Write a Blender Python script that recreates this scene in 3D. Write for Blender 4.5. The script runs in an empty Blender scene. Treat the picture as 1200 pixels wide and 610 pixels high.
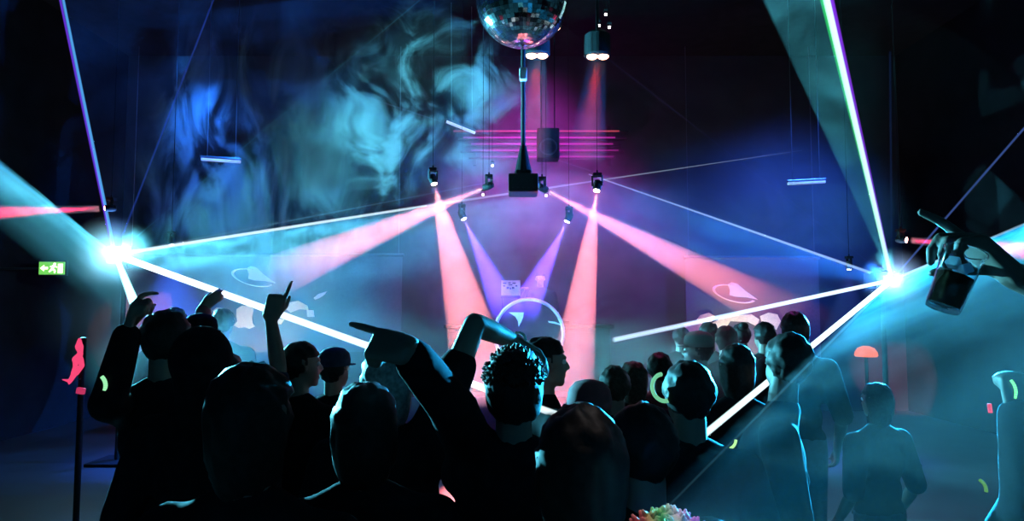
import bpy, bmesh, math, random
from mathutils import Vector, Matrix, Quaternion, noise

random.seed(7)
SC = bpy.context.scene
C = SC.collection
V3 = Vector
R2 = math.radians

# ------------------------------------------------------------------ camera
CAM_Z, FOC, PITCH = 1.85, 800.0, R2(3.79)
cam = bpy.data.cameras.new('camera')
cam.lens, cam.sensor_width = 24.0, 36.0
cam.clip_end = 100
camo = bpy.data.objects.new('camera', cam)
C.objects.link(camo)
camo.location = (0, 0, CAM_Z)
camo.rotation_euler = (math.pi / 2 + PITCH, 0, 0)
SC.camera = camo
SC.view_settings.view_transform = 'Standard'
SC.view_settings.look = 'None'
SC.view_settings.gamma = 1.0
SC.view_settings.use_curve_mapping = False
SC.view_settings.exposure = 0.15


def at(px, py, d):
    """the place that the photo shows at (px, py), d metres in front of the camera"""
    x, y, z = (px - 600) / FOC, (305 - py) / FOC, 1.0
    wy = z * math.cos(PITCH) - y * math.sin(PITCH)
    wz = z * math.sin(PITCH) + y * math.cos(PITCH)
    return V3((x * d / wy, d, CAM_Z + wz * d / wy))


# ------------------------------------------------------------------ helpers
def tag(o, label=None, cat=None, group=None, kind=None):
    if label: o['label'] = label
    if cat: o['category'] = cat
    if group: o['group'] = group
    if kind: o['kind'] = kind
    return o


def empty(name, loc, label=None, cat=None, group=None, rz=0.0):
    o = bpy.data.objects.new(name, None)
    C.objects.link(o)
    o.location = loc
    o.rotation_euler = (0, 0, rz)
    o.empty_display_size = .1
    return tag(o, label, cat, group)


def link(name, me, m=None, parent=None, smooth=False):
    o = bpy.data.objects.new(name, me)
    C.objects.link(o)
    if m is not None and not me.materials:
        me.materials.append(m)
    if parent is not None:
        o.parent = parent
    if smooth:
        me.polygons.foreach_set('use_smooth', [True] * len(me.polygons))
    return o


def from_bm(name, bm, m=None, parent=None, smooth=False):
    me = bpy.data.meshes.new(name)
    bmesh.ops.recalc_face_normals(bm, faces=bm.faces)
    bm.to_mesh(me)
    bm.free()
    return link(name, me, m, parent, smooth)


def bm_box(bm, c, size, rot=None, bevel=0.0):
    r = bmesh.ops.create_cube(bm, size=1.0)
    vs = r['verts']
    M = Matrix.Translation(c) @ (rot.to_matrix().to_4x4() if rot is not None else Matrix()) @ Matrix.Diagonal((*size, 1))
    bmesh.ops.transform(bm, matrix=M, verts=vs)
    if bevel:
        es = list({e for v in vs for e in v.link_edges})
        bmesh.ops.bevel(bm, geom=es, offset=bevel, segments=2, affect='EDGES', profile=.6)
    return vs


def bm_tube(bm, a, b, ra, rb=None, seg=16, cap=True):
    a, b = V3(a), V3(b)
    rb = ra if rb is None else rb
    r = bmesh.ops.create_cone(bm, cap_ends=cap, segments=seg, radius1=ra, radius2=rb, depth=(b - a).length)
    q = V3((0, 0, 1)).rotation_difference((b - a).normalized())
    bmesh.ops.transform(bm, matrix=Matrix.Translation((a + b) / 2) @ q.to_matrix().to_4x4(), verts=r['verts'])
    return r['verts']


def bm_ball(bm, c, r, u=16, v=10):
    q = bmesh.ops.create_uvsphere(bm, u_segments=u, v_segments=v, radius=1)
    s = r if hasattr(r, '__len__') else (r, r, r)
    bmesh.ops.transform(bm, matrix=Matrix.Translation(c) @ Matrix.Diagonal((*s, 1)), verts=q['verts'])
    return q['verts']


def bm_lathe(bm, prof, seg=24, M=None):
    rings = []
    for r, z in prof:
        rings.append([bm.verts.new((r * math.cos(2 * math.pi * i / seg), r * math.sin(2 * math.pi * i / seg), z)) for i in range(seg)])
    for a, b in zip(rings, rings[1:]):
        for i in range(seg):
            j = (i + 1) % seg
            bm.faces.new((a[i], a[j], b[j], b[i]))
    bm.faces.new(rings[0])
    bm.faces.new(list(reversed(rings[-1])))
    if M is not None:
        bmesh.ops.transform(bm, matrix=M, verts=[v for r in rings for v in r])


def bm_prism(bm, pts, depth, M=None):
    """a flat outline (x, z) given a thickness along y"""
    f = [bm.verts.new((x, -depth / 2, z)) for x, z in pts]
    b = [bm.verts.new((x, depth / 2, z)) for x, z in pts]
    n = len(pts)
    bm.faces.new(f)
    bm.faces.new(list(reversed(b)))
    for i in range(n):
        j = (i + 1) % n
        bm.faces.new((f[i], b[i], b[j], f[j]))
    if M is not None:
        bmesh.ops.transform(bm, matrix=M, verts=f + b)


# ------------------------------------------------------------------ materials
def mat(name, col, rough=.6, metal=0.0, var=.25, scale=6.0, bump=0.0, emit=None, es=0.0, spec=.5, trans=0.0):
    m = bpy.data.materials.new(name)
    m.use_nodes = True
    nt = m.node_tree
    b = nt.nodes['Principled BSDF']
    b.inputs['Roughness'].default_value = rough
    b.inputs['Metallic'].default_value = metal
    b.inputs['Specular IOR Level'].default_value = spec
    if trans:
        b.inputs['Transmission Weight'].default_value = trans
    tc = nt.nodes.new('ShaderNodeTexCoord')
    nz = nt.nodes.new('ShaderNodeTexNoise')
    nz.inputs['Scale'].default_value = scale
    nz.inputs['Detail'].default_value = 5
    nt.links.new(tc.outputs['Object'], nz.inputs['Vector'])
    cr = nt.nodes.new('ShaderNodeValToRGB')
    cr.color_ramp.elements[0].position, cr.color_ramp.elements[1].position = .3, .7
    cr.color_ramp.elements[0].color = (*[c * (1 - var) for c in col], 1)
    cr.color_ramp.elements[1].color = (*[min(1, c * (1 + var)) for c in col], 1)
    nt.links.new(nz.outputs[0], cr.inputs[0])
    nt.links.new(cr.outputs[0], b.inputs['Base Color'])
    if bump:
        bp = nt.nodes.new('ShaderNodeBump')
        bp.inputs['Strength'].default_value = bump
        nt.links.new(nz.outputs[0], bp.inputs['Height'])
        nt.links.new(bp.outputs[0], b.inputs['Normal'])
    if emit:
        b.inputs['Emission Color'].default_value = (*emit, 1)
        b.inputs['Emission Strength'].default_value = es
    return m


def haze_mat(name, dens, wisps=None, col=(1, 1, 1), aniso=0.0):
    """scattering haze; wisps = dict(scale, stretch, lo, hi, rot, warp) breaks it up into smoke"""
    m = bpy.data.materials.new(name)
    m.use_nodes = True
    nt = m.node_tree
    nt.nodes.clear()
    o = nt.nodes.new('ShaderNodeOutputMaterial')
    p = nt.nodes.new('ShaderNodeVolumePrincipled')
    nt.links.new(p.outputs[0], o.inputs['Volume'])
    p.inputs['Color'].default_value = (*col, 1)
    p.inputs['Density'].default_value = dens
    p.inputs['Anisotropy'].default_value = aniso
    if wisps:
        tc = nt.nodes.new('ShaderNodeTexCoord')
        mp = nt.nodes.new('ShaderNodeMapping')
        mp.inputs['Scale'].default_value = wisps.get('stretch', (1, 1, 1))
        mp.inputs['Rotation'].default_value = wisps.get('rot', (0, 0, 0))
        mp.inputs['Location'].default_value = wisps.get('loc', (0, 0, 0))
        nt.links.new(tc.outputs['Object'], mp.inputs['Vector'])
        nz = nt.nodes.new('ShaderNodeTexNoise')
        nz.inputs['Scale'].default_value = wisps.get('scale', 1.0)
        nz.inputs['Detail'].default_value = wisps.get('detail', 6.0)
        nz.inputs['Roughness'].default_value = wisps.get('rough', .6)
        nz.inputs['Distortion'].default_value = wisps.get('warp', .6)
        nt.links.new(mp.outputs[0], nz.inputs['Vector'])
        mr = nt.nodes.new('ShaderNodeMapRange')
        mr.interpolation_type = 'SMOOTHSTEP'
        mr.inputs[1].default_value = wisps.get('lo', .35)
        mr.inputs[2].default_value = wisps.get('hi', .7)
        mr.inputs[3].default_value = dens * wisps.get('base', .1)
        mr.inputs[4].default_value = dens
        nt.links.new(nz.outputs[0], mr.inputs[0])
        out = mr.outputs[0]
        ball = wisps.get('fade')
        if ball:                                   # the cloud thins out towards its rim
            ln = nt.nodes.new('ShaderNodeVectorMath')
            ln.operation = 'LENGTH'
            sc_ = nt.nodes.new('ShaderNodeVectorMath')
            sc_.operation = 'DIVIDE'
            sc_.inputs[1].default_value = ball
            nt.links.new(tc.outputs['Object'], sc_.inputs[0])
            nt.links.new(sc_.outputs[0], ln.inputs[0])
            fd = nt.nodes.new('ShaderNodeMapRange')
            fd.interpolation_type = 'SMOOTHSTEP'
            fd.inputs[1].default_value, fd.inputs[2].default_value = 1.0, wisps.get('fade0', .3)
            fd.inputs[3].default_value, fd.inputs[4].default_value = 0.0, 1.0
            nt.links.new(ln.outputs['Value'], fd.inputs[0])
            mu = nt.nodes.new('ShaderNodeMath')
            mu.operation = 'MULTIPLY'
            nt.links.new(out, mu.inputs[0])
            nt.links.new(fd.outputs[0], mu.inputs[1])
            out = mu.outputs[0]
        nt.links.new(out, p.inputs['Density'])
    return m


def ray_mat(name, col, strength):
    """a laser ray: a thread of light"""
    m = bpy.data.materials.new(name)
    m.use_nodes = True
    nt = m.node_tree
    nt.nodes.clear()
    o = nt.nodes.new('ShaderNodeOutputMaterial')
    p = nt.nodes.new('ShaderNodeVolumePrincipled')
    nt.links.new(p.outputs[0], o.inputs['Volume'])
    p.inputs['Density'].default_value = 0.0
    p.inputs['Emission Color'].default_value = (*col, 1)
    p.inputs['Emission Strength'].default_value = strength
    return m


MAT = dict(
    wall=mat('dark_paint', (.03, .027, .032), .8, var=.3, scale=1.5, bump=.1),
    drape=mat('black_drape', (.008, .008, .009), .95, var=.3, scale=3, spec=.05),
    floor=mat('dark_floor', (.015, .015, .017), .6, var=.4, scale=2.0),
    ceil=mat('black_ceiling', (.01, .01, .011), .9, spec=.1),
    black=mat('black_metal', (.006, .006, .007), .7, .0, spec=.15),
    steel=mat('grey_metal', (.18, .18, .19), .35, .9),
    plastic=mat('black_plastic', (.012, .012, .014), .55, spec=.3),
    cloth=mat('banner_cloth', (.10, .10, .12), .85, scale=30, var=.12),
    white=mat('white_print', (.85, .83, .78), .7, var=.05),
    cream=mat('cream_print', (.9, .78, .5), .7, var=.08, scale=20),
    skin=mat('skin', (.2, .115, .085), .55, var=.12, scale=12),
    skin2=mat('skin_dark', (.09, .05, .035), .6, var=.12, scale=12),
    skinp=mat('skin_pale', (.55, .38, .30), .5, var=.1, scale=12),
    hair=mat('dark_hair', (.014, .011, .01), .55, spec=.15, var=.5, scale=60, bump=.4),
    hairb=mat('brown_hair', (.05, .03, .02), .55, spec=.15, var=.5, scale=60, bump=.4),
    hairg=mat('grey_hair', (.22, .22, .22), .55, var=.5, scale=60, bump=.4),
    shirtk=mat('black_cotton', (.010, .010, .012), .95, spec=.04, var=.3, scale=25, bump=.15),
    shirtn=mat('navy_cotton', (.02, .03, .06), .85, spec=.15, var=.3, scale=25, bump=.15),
    shirtr=mat('dark_red_cotton', (.16, .015, .02), .85, var=.3, scale=25, bump=.15),
    denim=mat('dark_denim', (.02, .025, .05), .8, var=.3, scale=40),
    shoe=mat('dark_leather', (.012, .01, .01), .4),
    capg=mat('grey_cap', (.12, .13, .11), .8),
    eye=mat('eye_white', (.75, .73, .7), .25, var=.03),
)

# ------------------------------------------------------------------ the room
RX, RY0, RY1, RZ = 7.0, -3.0, 12.2, 6.4


def slab(name, c, size, m):
    bm = bmesh.new()
    bm_box(bm, (0, 0, 0), size)
    o = from_bm(name, bm, m)
    o.location = c
    return tag(o, kind='structure')


slab('floor', (0, (RY0 + RY1) / 2, -.1), (2 * RX + .4, RY1 - RY0 + .4, .2), MAT['floor'])
slab('ceiling', (0, (RY0 + RY1) / 2, RZ + .1), (2 * RX + .4, RY1 - RY0 + .4, .2), MAT['ceil'])
slab('wall_left', (-RX - .1, (RY0 + RY1) / 2, RZ / 2), (.2, RY1 - RY0, RZ), MAT['drape'])
slab('wall_right', (RX + .1, (RY0 + RY1) / 2, RZ / 2), (.2, RY1 - RY0, RZ), MAT['drape'])
slab('wall_back', (0, RY1 + .1, RZ / 2), (2 * RX + .4, .2, RZ), MAT['wall'])
slab('wall_front', (0, RY0 - .1, RZ / 2), (2 * RX + .4, .2, RZ), MAT['drape'])
bm = bmesh.new()
bm_box(bm, (0, 0, .3), (7.0, 2.6, .6), bevel=.02)
st = from_bm('stage', bm, MAT['plastic'])
st.location = (.2, 10.8, 0)
tag(st, 'low black stage at the far end under the booth', 'stage')


# ------------------------------------------------------------------ lights
def aim(o, target):
    o.rotation_euler = (V3(target) - o.location).to_track_quat('-Z', 'Y').to_euler()


def lamp(name, kind, loc, energy, col, target=None, size=.03, angle=None, blend=.15, parent=None, linear=False):
    l = bpy.data.lights.new(name, kind)
    l.energy, l.color = energy, col
    if kind == 'AREA':
        l.shape, l.size = 'DISK', size
    else:
        l.shadow_soft_size = size
    if angle:
        l.spot_size, l.spot_blend = angle, blend
    o = bpy.data.objects.new(name, l)
    C.objects.link(o)
    o.location = loc
    if target is not None:
        aim(o, target)
    if linear:                                     # a scanned sheet spreads in one direction only
        l.use_nodes = True
        nt = l.node_tree
        em = nt.nodes.get('Emission')
        lf = nt.nodes.new('ShaderNodeLightFalloff')
        lf.inputs['Strength'].default_value = 1.0
        nt.links.new(lf.outputs['Linear'], em.inputs['Strength'])
    return o


# ------------------------------------------------------------------ haze shapes
def sheet(name, S, A, B, th, m, label, n=10, th0=.006):
    """the slice of haze that a scanned laser lights up: a fan from S between the directions of A and B"""
    S, A, B = V3(S), V3(A), V3(B)
    nn = (A - S).cross(B - S).normalized()
    bm = bmesh.new()
    s0, s1 = bm.verts.new(-nn * th0), bm.verts.new(nn * th0)
    lo, hi = [], []
    for i in range(n + 1):
        t = i / n
        p = (A - S).lerp(B - S, t)
        L = (A - S).length * (1 - t) + (B - S).length * t
        p = p.normalized() * L
        lo.append(bm.verts.new(p - nn * th))
        hi.append(bm.verts.new(p + nn * th))
    for i in range(n):
        bm.faces.new((s0, lo[i], lo[i + 1]))
        bm.faces.new((s1, hi[i + 1], hi[i]))
        bm.faces.new((lo[i], hi[i], hi[i + 1], lo[i + 1]))
    bm.faces.new((s0, s1, hi[0], lo[0]))
    bm.faces.new((s0, lo[n], hi[n], s1))
    o = from_bm(name, bm, m)
    o.location = S
    return tag(o, label, 'laser light')


def ray(name, S, E, r0, r1, m, label):
    S, E = V3(S), V3(E)
    bm = bmesh.new()
    bm_tube(bm, (0, 0, 0), E - S, r0, r1, 10)
    o = from_bm(name, bm, m, smooth=True)
    o.location = S
    return tag(o, label, 'laser light')


def cone(name, S, E, r0, r1, m, label, cat='light beam'):
    S, E = V3(S), V3(E)
    bm = bmesh.new()
    bm_tube(bm, (0, 0, 0), E - S, r0, r1, 40)
    o = from_bm(name, bm, m, smooth=True)
    o.location = S
    return tag(o, label, cat)


# ------------------------------------------------------------------ lamp bodies
def moving_head(src, target, label, col, es, scale=1.0, group=None, hang=True, name='moving_head_lamp'):
    """base, yoke, head and lens; the lens sits at src and looks at target"""
    src, target = V3(src), V3(target)
    d = (target - src).normalized()
    s = scale
    root = empty(name, src - d * .2 * s + V3((0, 0, .26 * s if hang else -.26 * s)), label, 'stage light', group)
    sg = 1 if hang else -1
    bm = bmesh.new()
    bm_box(bm, (0, 0, .04 * s * sg), (.24 * s, .24 * s, .09 * s), bevel=.012 * s)
    if hang:
        bm_tube(bm, (0, 0, .08 * s), (0, 0, .17 * s), .025 * s)
    if hang:
        bm_tube(bm, (0, 0, .1 * s), (0, 0, RZ - root.location.z), .003, seg=6)
    from_bm('base', bm, MAT['black'], root)
    yaw = math.atan2(-d.x, d.y)
    q = Quaternion((0, 0, 1), yaw)
    bm = bmesh.new()
    for k in (-1, 1):
        bm_box(bm, q @ V3((k * .145 * s, 0, -.13 * s * sg)), (.03 * s, .09 * s, .30 * s), q, bevel=.008 * s)
    bm_box(bm, (0, 0, -.01 * s * sg), (.31 * s, .1 * s, .035 * s), q, bevel=.008 * s)
    from_bm('yoke', bm, MAT['black'], root)
    c = V3((0, 0, -.26 * s * sg))
    qq = V3((0, 0, -1)).rotation_difference(d)
    bm = bmesh.new()
    bm_lathe(bm, [(.05 * s, .16 * s), (.1 * s, .13 * s), (.12 * s, .02 * s), (.115 * s, -.1 * s), (.105 * s, -.185 * s), (.09 * s, -.185 * s), (.088 * s, -.15 * s), (.0 * s + .001, -.15 * s)][::-1], 28,
             Matrix.Translation(c) @ qq.to_matrix().to_4x4())
    from_bm('lamp_head', bm, MAT['black'], root)
    bm = bmesh.new()
    bm_lathe(bm, [(.001, -.2 * s), (.05 * s, -.195 * s), (.085 * s, -.18 * s), (.085 * s, -.165 * s), (.001, -.165 * s)], 28, Matrix.Translation(c) @ qq.to_matrix().to_4x4())
    from_bm('lens', bm, mat('lens_glow', (.1, .1, .1), emit=col, es=es), root, True)
    return root


def spot_beam(src, target, r_end, dens, col, energy, label, lamp_label, lens_es=20, scale=1.0, blend=.12, r0=.05, hang=True, group=None, lens_col=None, fade=.7, wide=3.0):
    src, target = V3(src), V3(target)
    d = (target - src)
    L = d.length
    moving_head(src, target, lamp_label, lens_col or col, lens_es, scale, group, hang)
    off = d.normalized() * .03
    back = r0 * L / max(r_end - r0, 1e-3)
    apex = src + off
    half = math.atan(r_end / L) * 1.05
    lamp('spot_light', 'SPOT', apex, energy, col, target, .012, wide * half, max(blend, .4), linear=True)
    lamp('lens_spill', 'POINT', src + d.normalized() * .06, 2.2 * min(1, L / 2.5), lens_col or col, size=.015)
    cone('spotlight_shaft', apex + d.normalized() * .02, target, r0 * .7, r_end, haze_mat('beam_haze', dens, dict(scale=.1, lo=-1, hi=0, fade=(L, L, L), fade0=fade)), label)


PINK = (1.0, .21, .23)
VIOLET = (.10, .035, 1.0)

# four pink beams
A, B, D_, E_ = at(509, 216, 8), at(567, 220, 8.1), at(641, 223, 8.1), at(699, 224, 8)
KP = 1.0
spot_beam(A, at(573, 470, 7.2), .37, .16, PINK, 6000 * KP, 'pink beam slanting down over the booth from above the bare bent wrist', 'lamp at the top of the pink beam above the bare bent wrist', 90, .38, lens_col=(1, .5, .4), fade=.95)
spot_beam(B, at(300, 333, 10.2), .36, .42, PINK, 5200 * KP, 'pink beam slanting through teal smoke towards the raised finger', 'lamp whose pink beam points towards the raised pointing finger', 90, .38, lens_col=(1, .5, .4), wide=2.2)
spot_beam(D_, at(905, 362, 10.2), .33, .42, PINK, 5200 * KP, 'pink beam slanting over to the ringed emblem above the far heads', 'lamp whose pink beam ends at the ringed emblem above far heads', 90, .38, lens_col=(1, .5, .4), wide=2.2)
spot_beam(E_, at(662, 500, 7.0), .29, .18, PINK, 6500 * KP, 'steep pink beam falling just beside the man in profile', 'lamp at the top of the steep pink beam beside the booth disc', 120, .42, lens_col=(1, .4, .3), fade=.95)
# two violet beams
spot_beam(at(544, 257, 9.6), at(597, 372, 9.3), .25, .22, VIOLET, 11000, 'violet beam slanting down towards the laptop', 'lamp of the violet beam that points at the laptop', 60, .42, lens_col=(.6, .5, 1), wide=2.0)
spot_beam(at(664, 260, 9.6), at(610, 372, 9.3), .25, .22, VIOLET, 11000, 'violet beam slanting down over the DJ', 'lamp of the violet beam that falls over the DJ', 60, .42, lens_col=(.6, .5, 1), wide=2.0)
# two side beams, level, pointing off to the walls
HOT = (1.0, .02, .12)
spot_beam(at(122, 244, 7.8), at(-60, 251, 7.0), .105, .6, HOT, 5500, 'thin hot pink beam running flat to the wall with the exit sign', 'small lamp sending a flat pink beam towards the exit sign wall', 40, .35, lens_col=(1, .3, .3), wide=2.0)
spot_beam(at(1063, 281, 7.8), at(1290, 301, 6.4), .15, .6, HOT, 5500, 'thin hot pink beam running flat behind the hand with the cup', 'small lamp sending a flat pink beam behind the hand with cup', 40, .35, lens_col=(1, .3, .3), wide=2.0)
# two little blue-violet lamps beside the lasers
spot_beam(at(201, 287, 8.6), at(203, 420, 8.6), .5, .06, (.02, .12, 1.0), 500, 'faint blue beam dropping straight down near the laser by exit sign', 'small violet lamp just beside the cyan laser by the exit sign', 40, .32, lens_col=(.6, .5, 1), blend=.8)
spot_beam(at(995, 316, 8.6), at(992, 420, 8.6), .4, .06, (.08, .08, 1.0), 200, 'faint blue beam dropping straight down near the blue-white laser', 'small violet lamp just beside the laser nearer the cup', 40, .32, lens_col=(.6, .5, 1), blend=.8)
# dim red downlights on the ceiling
for px, py, e, w, lab, bl in ((629, 66, 1100, .30, 'dim red beam falling from ceiling downlight nearest the mirror ball', 'red ceiling downlight nearest the mirror ball'),
                              (700, 67, 1100, .30, 'dim red beam falling from the ceiling downlight farther from the mirror ball', 'red ceiling downlight farther from the mirror ball')):
    s = at(px, py, 8.6)
    tgt = at(px - (4 if px < 650 else 14), 186, 8.6)
    root = empty('ceiling_downlight', s, bl, 'stage light', 'red ceiling downlights')
    bm = bmesh.new()
    bm_lathe(bm, [(.15, 0), (.17, .02), (.17, .28), (.09, .34), (.02, .36)], 28)
    bm_tube(bm, (0, 0, .34), (0, 0, RZ - s.z), .02)
    from_bm('can', bm, MAT['black'], root)
    for k, dx in enumerate((-.07, .07)):
        bm = bmesh.new()
        bm_ball(bm, (dx, -.04, -.005), (.07, .07, .035))
        from_bm('bulb', bm, mat('bulb_glow', (.1, .1, .1), emit=(1, .45, .25), es=14), root, True)
    lamp('downlight_light', 'SPOT', s - V3((0, 0, .05)), e, (1, .04, .03), tgt - V3((0, 0, .1)), .05, 2 * math.atan(w / 1.6), .6)
    cone('spotlight_shaft', s - V3((0, 0, .06)), tgt, .12, w * .85, haze_mat('red_haze', .06), lab)

# ------------------------------------------------------------------ the two laser projectors
LP, RP = at(135, 298, 8.0), at(1045, 328, 8.0)


def projector(S, label, col, es):
    root = empty('laser_projector', V3((S.x, S.y + .16, 0)), label, 'laser projector')
    bm = bmesh.new()
    bm_box(bm, (0, .05, S.z), (.3, .28, .2), bevel=.015)
    bm_box(bm, (0, .05, S.z - .13), (.12, .12, .06))
    for k in range(6):
        bm_box(bm, (-.1 + k * .04, .05, S.z + .105), (.012, .2, .012))
    from_bm('housing', bm, MAT['black'], root)
    bm = bmesh.new()
    bm_tube(bm, (0, .05, .02), (0, .05, S.z - .1), .035, .025)
    bm_box(bm, (0, .05, .02), (.5, .5, .04), bevel=.01)
    from_bm('stand', bm, MAT['black'], root)
    bm = bmesh.new()
    bm_tube(bm, (0, -.085, S.z), (0, -.125, S.z), .05, .045, 24)
    from_bm('aperture', bm, mat('aperture_glow', (.1, .1, .1), emit=col, es=es), root, True)
    return root


projector(LP, 'laser projector on a stand sending the cyan fan, nearer the exit sign', (.6, .95, 1), 120)
projector(RP, 'laser projector on a stand sending the blue-white fan, nearer the cup', (.75, .85, 1), 120)
# glow of the haze right at each aperture
for S, lab, r, col, en in ((LP, 'bright cyan flare of haze around the laser near the exit sign', .48, (.25, .75, 1), 80), (RP, 'bright blue flare of haze around the laser nearer the cup', .40, (.25, .5, 1), 50)):
    bm = bmesh.new()
    bm_ball(bm, (0, 0, 0), r, 24, 16)
    o = from_bm('laser_flare', bm, haze_mat('flare_haze', .3, dict(scale=.1, lo=-1, hi=0, fade=(r, r, r))), smooth=True)
    o.location = S - V3((0, .06, 0))
    tag(o, lab, 'haze', kind='stuff')
    lamp('flare_light', 'POINT', S - V3((0, .06, 0)), en, col, size=.02)

TEAL, BLUE, CYAN, AZURE = (.03, .5, .72), (.01, .06, .75), (.08, .55, .75), (.01, .14, .8)
lamp('laser_light_up', 'SPOT', LP - V3((0, .05, 0)), 450, BLUE, at(165, 60, 8), .02, R2(50), .5, linear=True)
lamp('laser_light_in', 'SPOT', LP - V3((0, .05, 0)), 4600, CYAN, at(470, 235, 7.6), .02, R2(86), .5, linear=True)
lamp('laser_light_out', 'SPOT', LP - V3((0, .05, 0)), 3200, CYAN, at(40, 330, 4.6), .02, R2(60), .6, linear=True)
lamp('laser_light_up', 'SPOT', RP - V3((0, .05, 0)), 5000, (.04, .35, .45), at(935, 60, 8), .02, R2(42), .8, linear=True)
lamp('laser_light_in', 'SPOT', RP - V3((0, .05, 0)), 8500, AZURE, at(800, 290, 8.0), .02, R2(70), .6, linear=True)
lamp('laser_light_out', 'SPOT', RP - V3((0, .05, 0)), 17000, (.01, .28, .60), RP + (at(775, 600, 1.12) - RP).normalized() + (at(1300, 226, 3.4) - RP).normalized(), .02, R2(30), .6, linear=True)

W_fine = dict(scale=.9, stretch=(1, 1, 1), lo=.38, hi=.72, base=.25, warp=.8, detail=7)
W_streak = dict(scale=1.5, stretch=(1.0, 1.0, .45), rot=(0, R2(25), 0), lo=.44, hi=.64, base=.10, warp=1.2, detail=8, rough=.68)
sheet('laser_sheet', LP, at(68, -30, 7.4), at(250, -5, 8.6), .075, haze_mat('sheet_haze', 0.2, W_fine), 'dim blue laser fan rising steeply beside the black corner')
sheet('laser_sheet', LP, at(250, -5, 8.6), at(500, -5, 8.8), .075, haze_mat('sheet_haze', 0.16, W_streak), 'dim teal laser fan between the steep fan and smoky one')
sheet('laser_sheet', LP, at(490, 2, 8.8), at(780, 199, 9.6), .11, haze_mat('sheet_haze', 0.3, dict(W_streak, fade=(6.6, 6.6, 6.6), fade0=.25)), 'smoky teal laser fan above the long white ray')
sheet('laser_sheet', LP, at(780, 202, 9.6), at(672, 496, 2.7), .11, haze_mat('sheet_haze', 0.5, dict(W_streak, base=.3, fade=(7.0, 7.0, 7.0), fade0=.3)), 'bright cyan laser sheet spread over the crowd towards the pointing fist')
sheet('laser_sheet', LP, LP + (at(-60, 150, 4.2) - LP) * 1.5, at(162, 376, 3.0), .075, haze_mat('sheet_haze', 0.40, dict(W_fine, scale=1.4, lo=.42, hi=.66, base=.15, fade=(7.6, 7.6, 7.6), fade0=.3)), 'dark teal laser sheet spreading below the exit sign')
sheet('laser_sheet', RP, at(893, -5, 7.4), at(966, -20, 7.4), .04, haze_mat('sheet_haze', 0.6, W_fine), 'narrow green-teal laser fan beside the bright rainbow ray')
sheet('laser_sheet', RP, at(966, -20, 7.4), at(1220, 130, 7.0), .04, haze_mat('sheet_haze', 0.03, W_fine), 'faint blue laser fan over the hand with the cup')
sheet('laser_sheet', RP, at(655, 25, 9.6), at(520, 140, 10.4), .075, haze_mat('sheet_haze', 0.070, W_fine), 'faint blue laser fan reaching up to the mirror ball')
sheet('laser_sheet', RP, at(520, 140, 10.4), at(720, 398, 4.6), .075, haze_mat('sheet_haze', 0.26, dict(W_fine, base=.4, fade=(5.6, 5.6, 5.6), fade0=.15)), 'blue laser sheet spread over the far heads and ringed emblem')
sheet('laser_sheet', RP, RP + (at(775, 600, 1.12) - RP) * 1.3, RP + (at(1300, 226, 3.4) - RP) * 1.9, .035, haze_mat('sheet_haze', 0.62, dict(scale=1.5, stretch=(1, 1, 1), lo=.42, hi=.66, base=.16, warp=.9, detail=7, fade=(10.5, 10.5, 10.5), fade0=.42)), 'broad teal laser sheet sweeping under the cup to the coloured hair')

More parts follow.
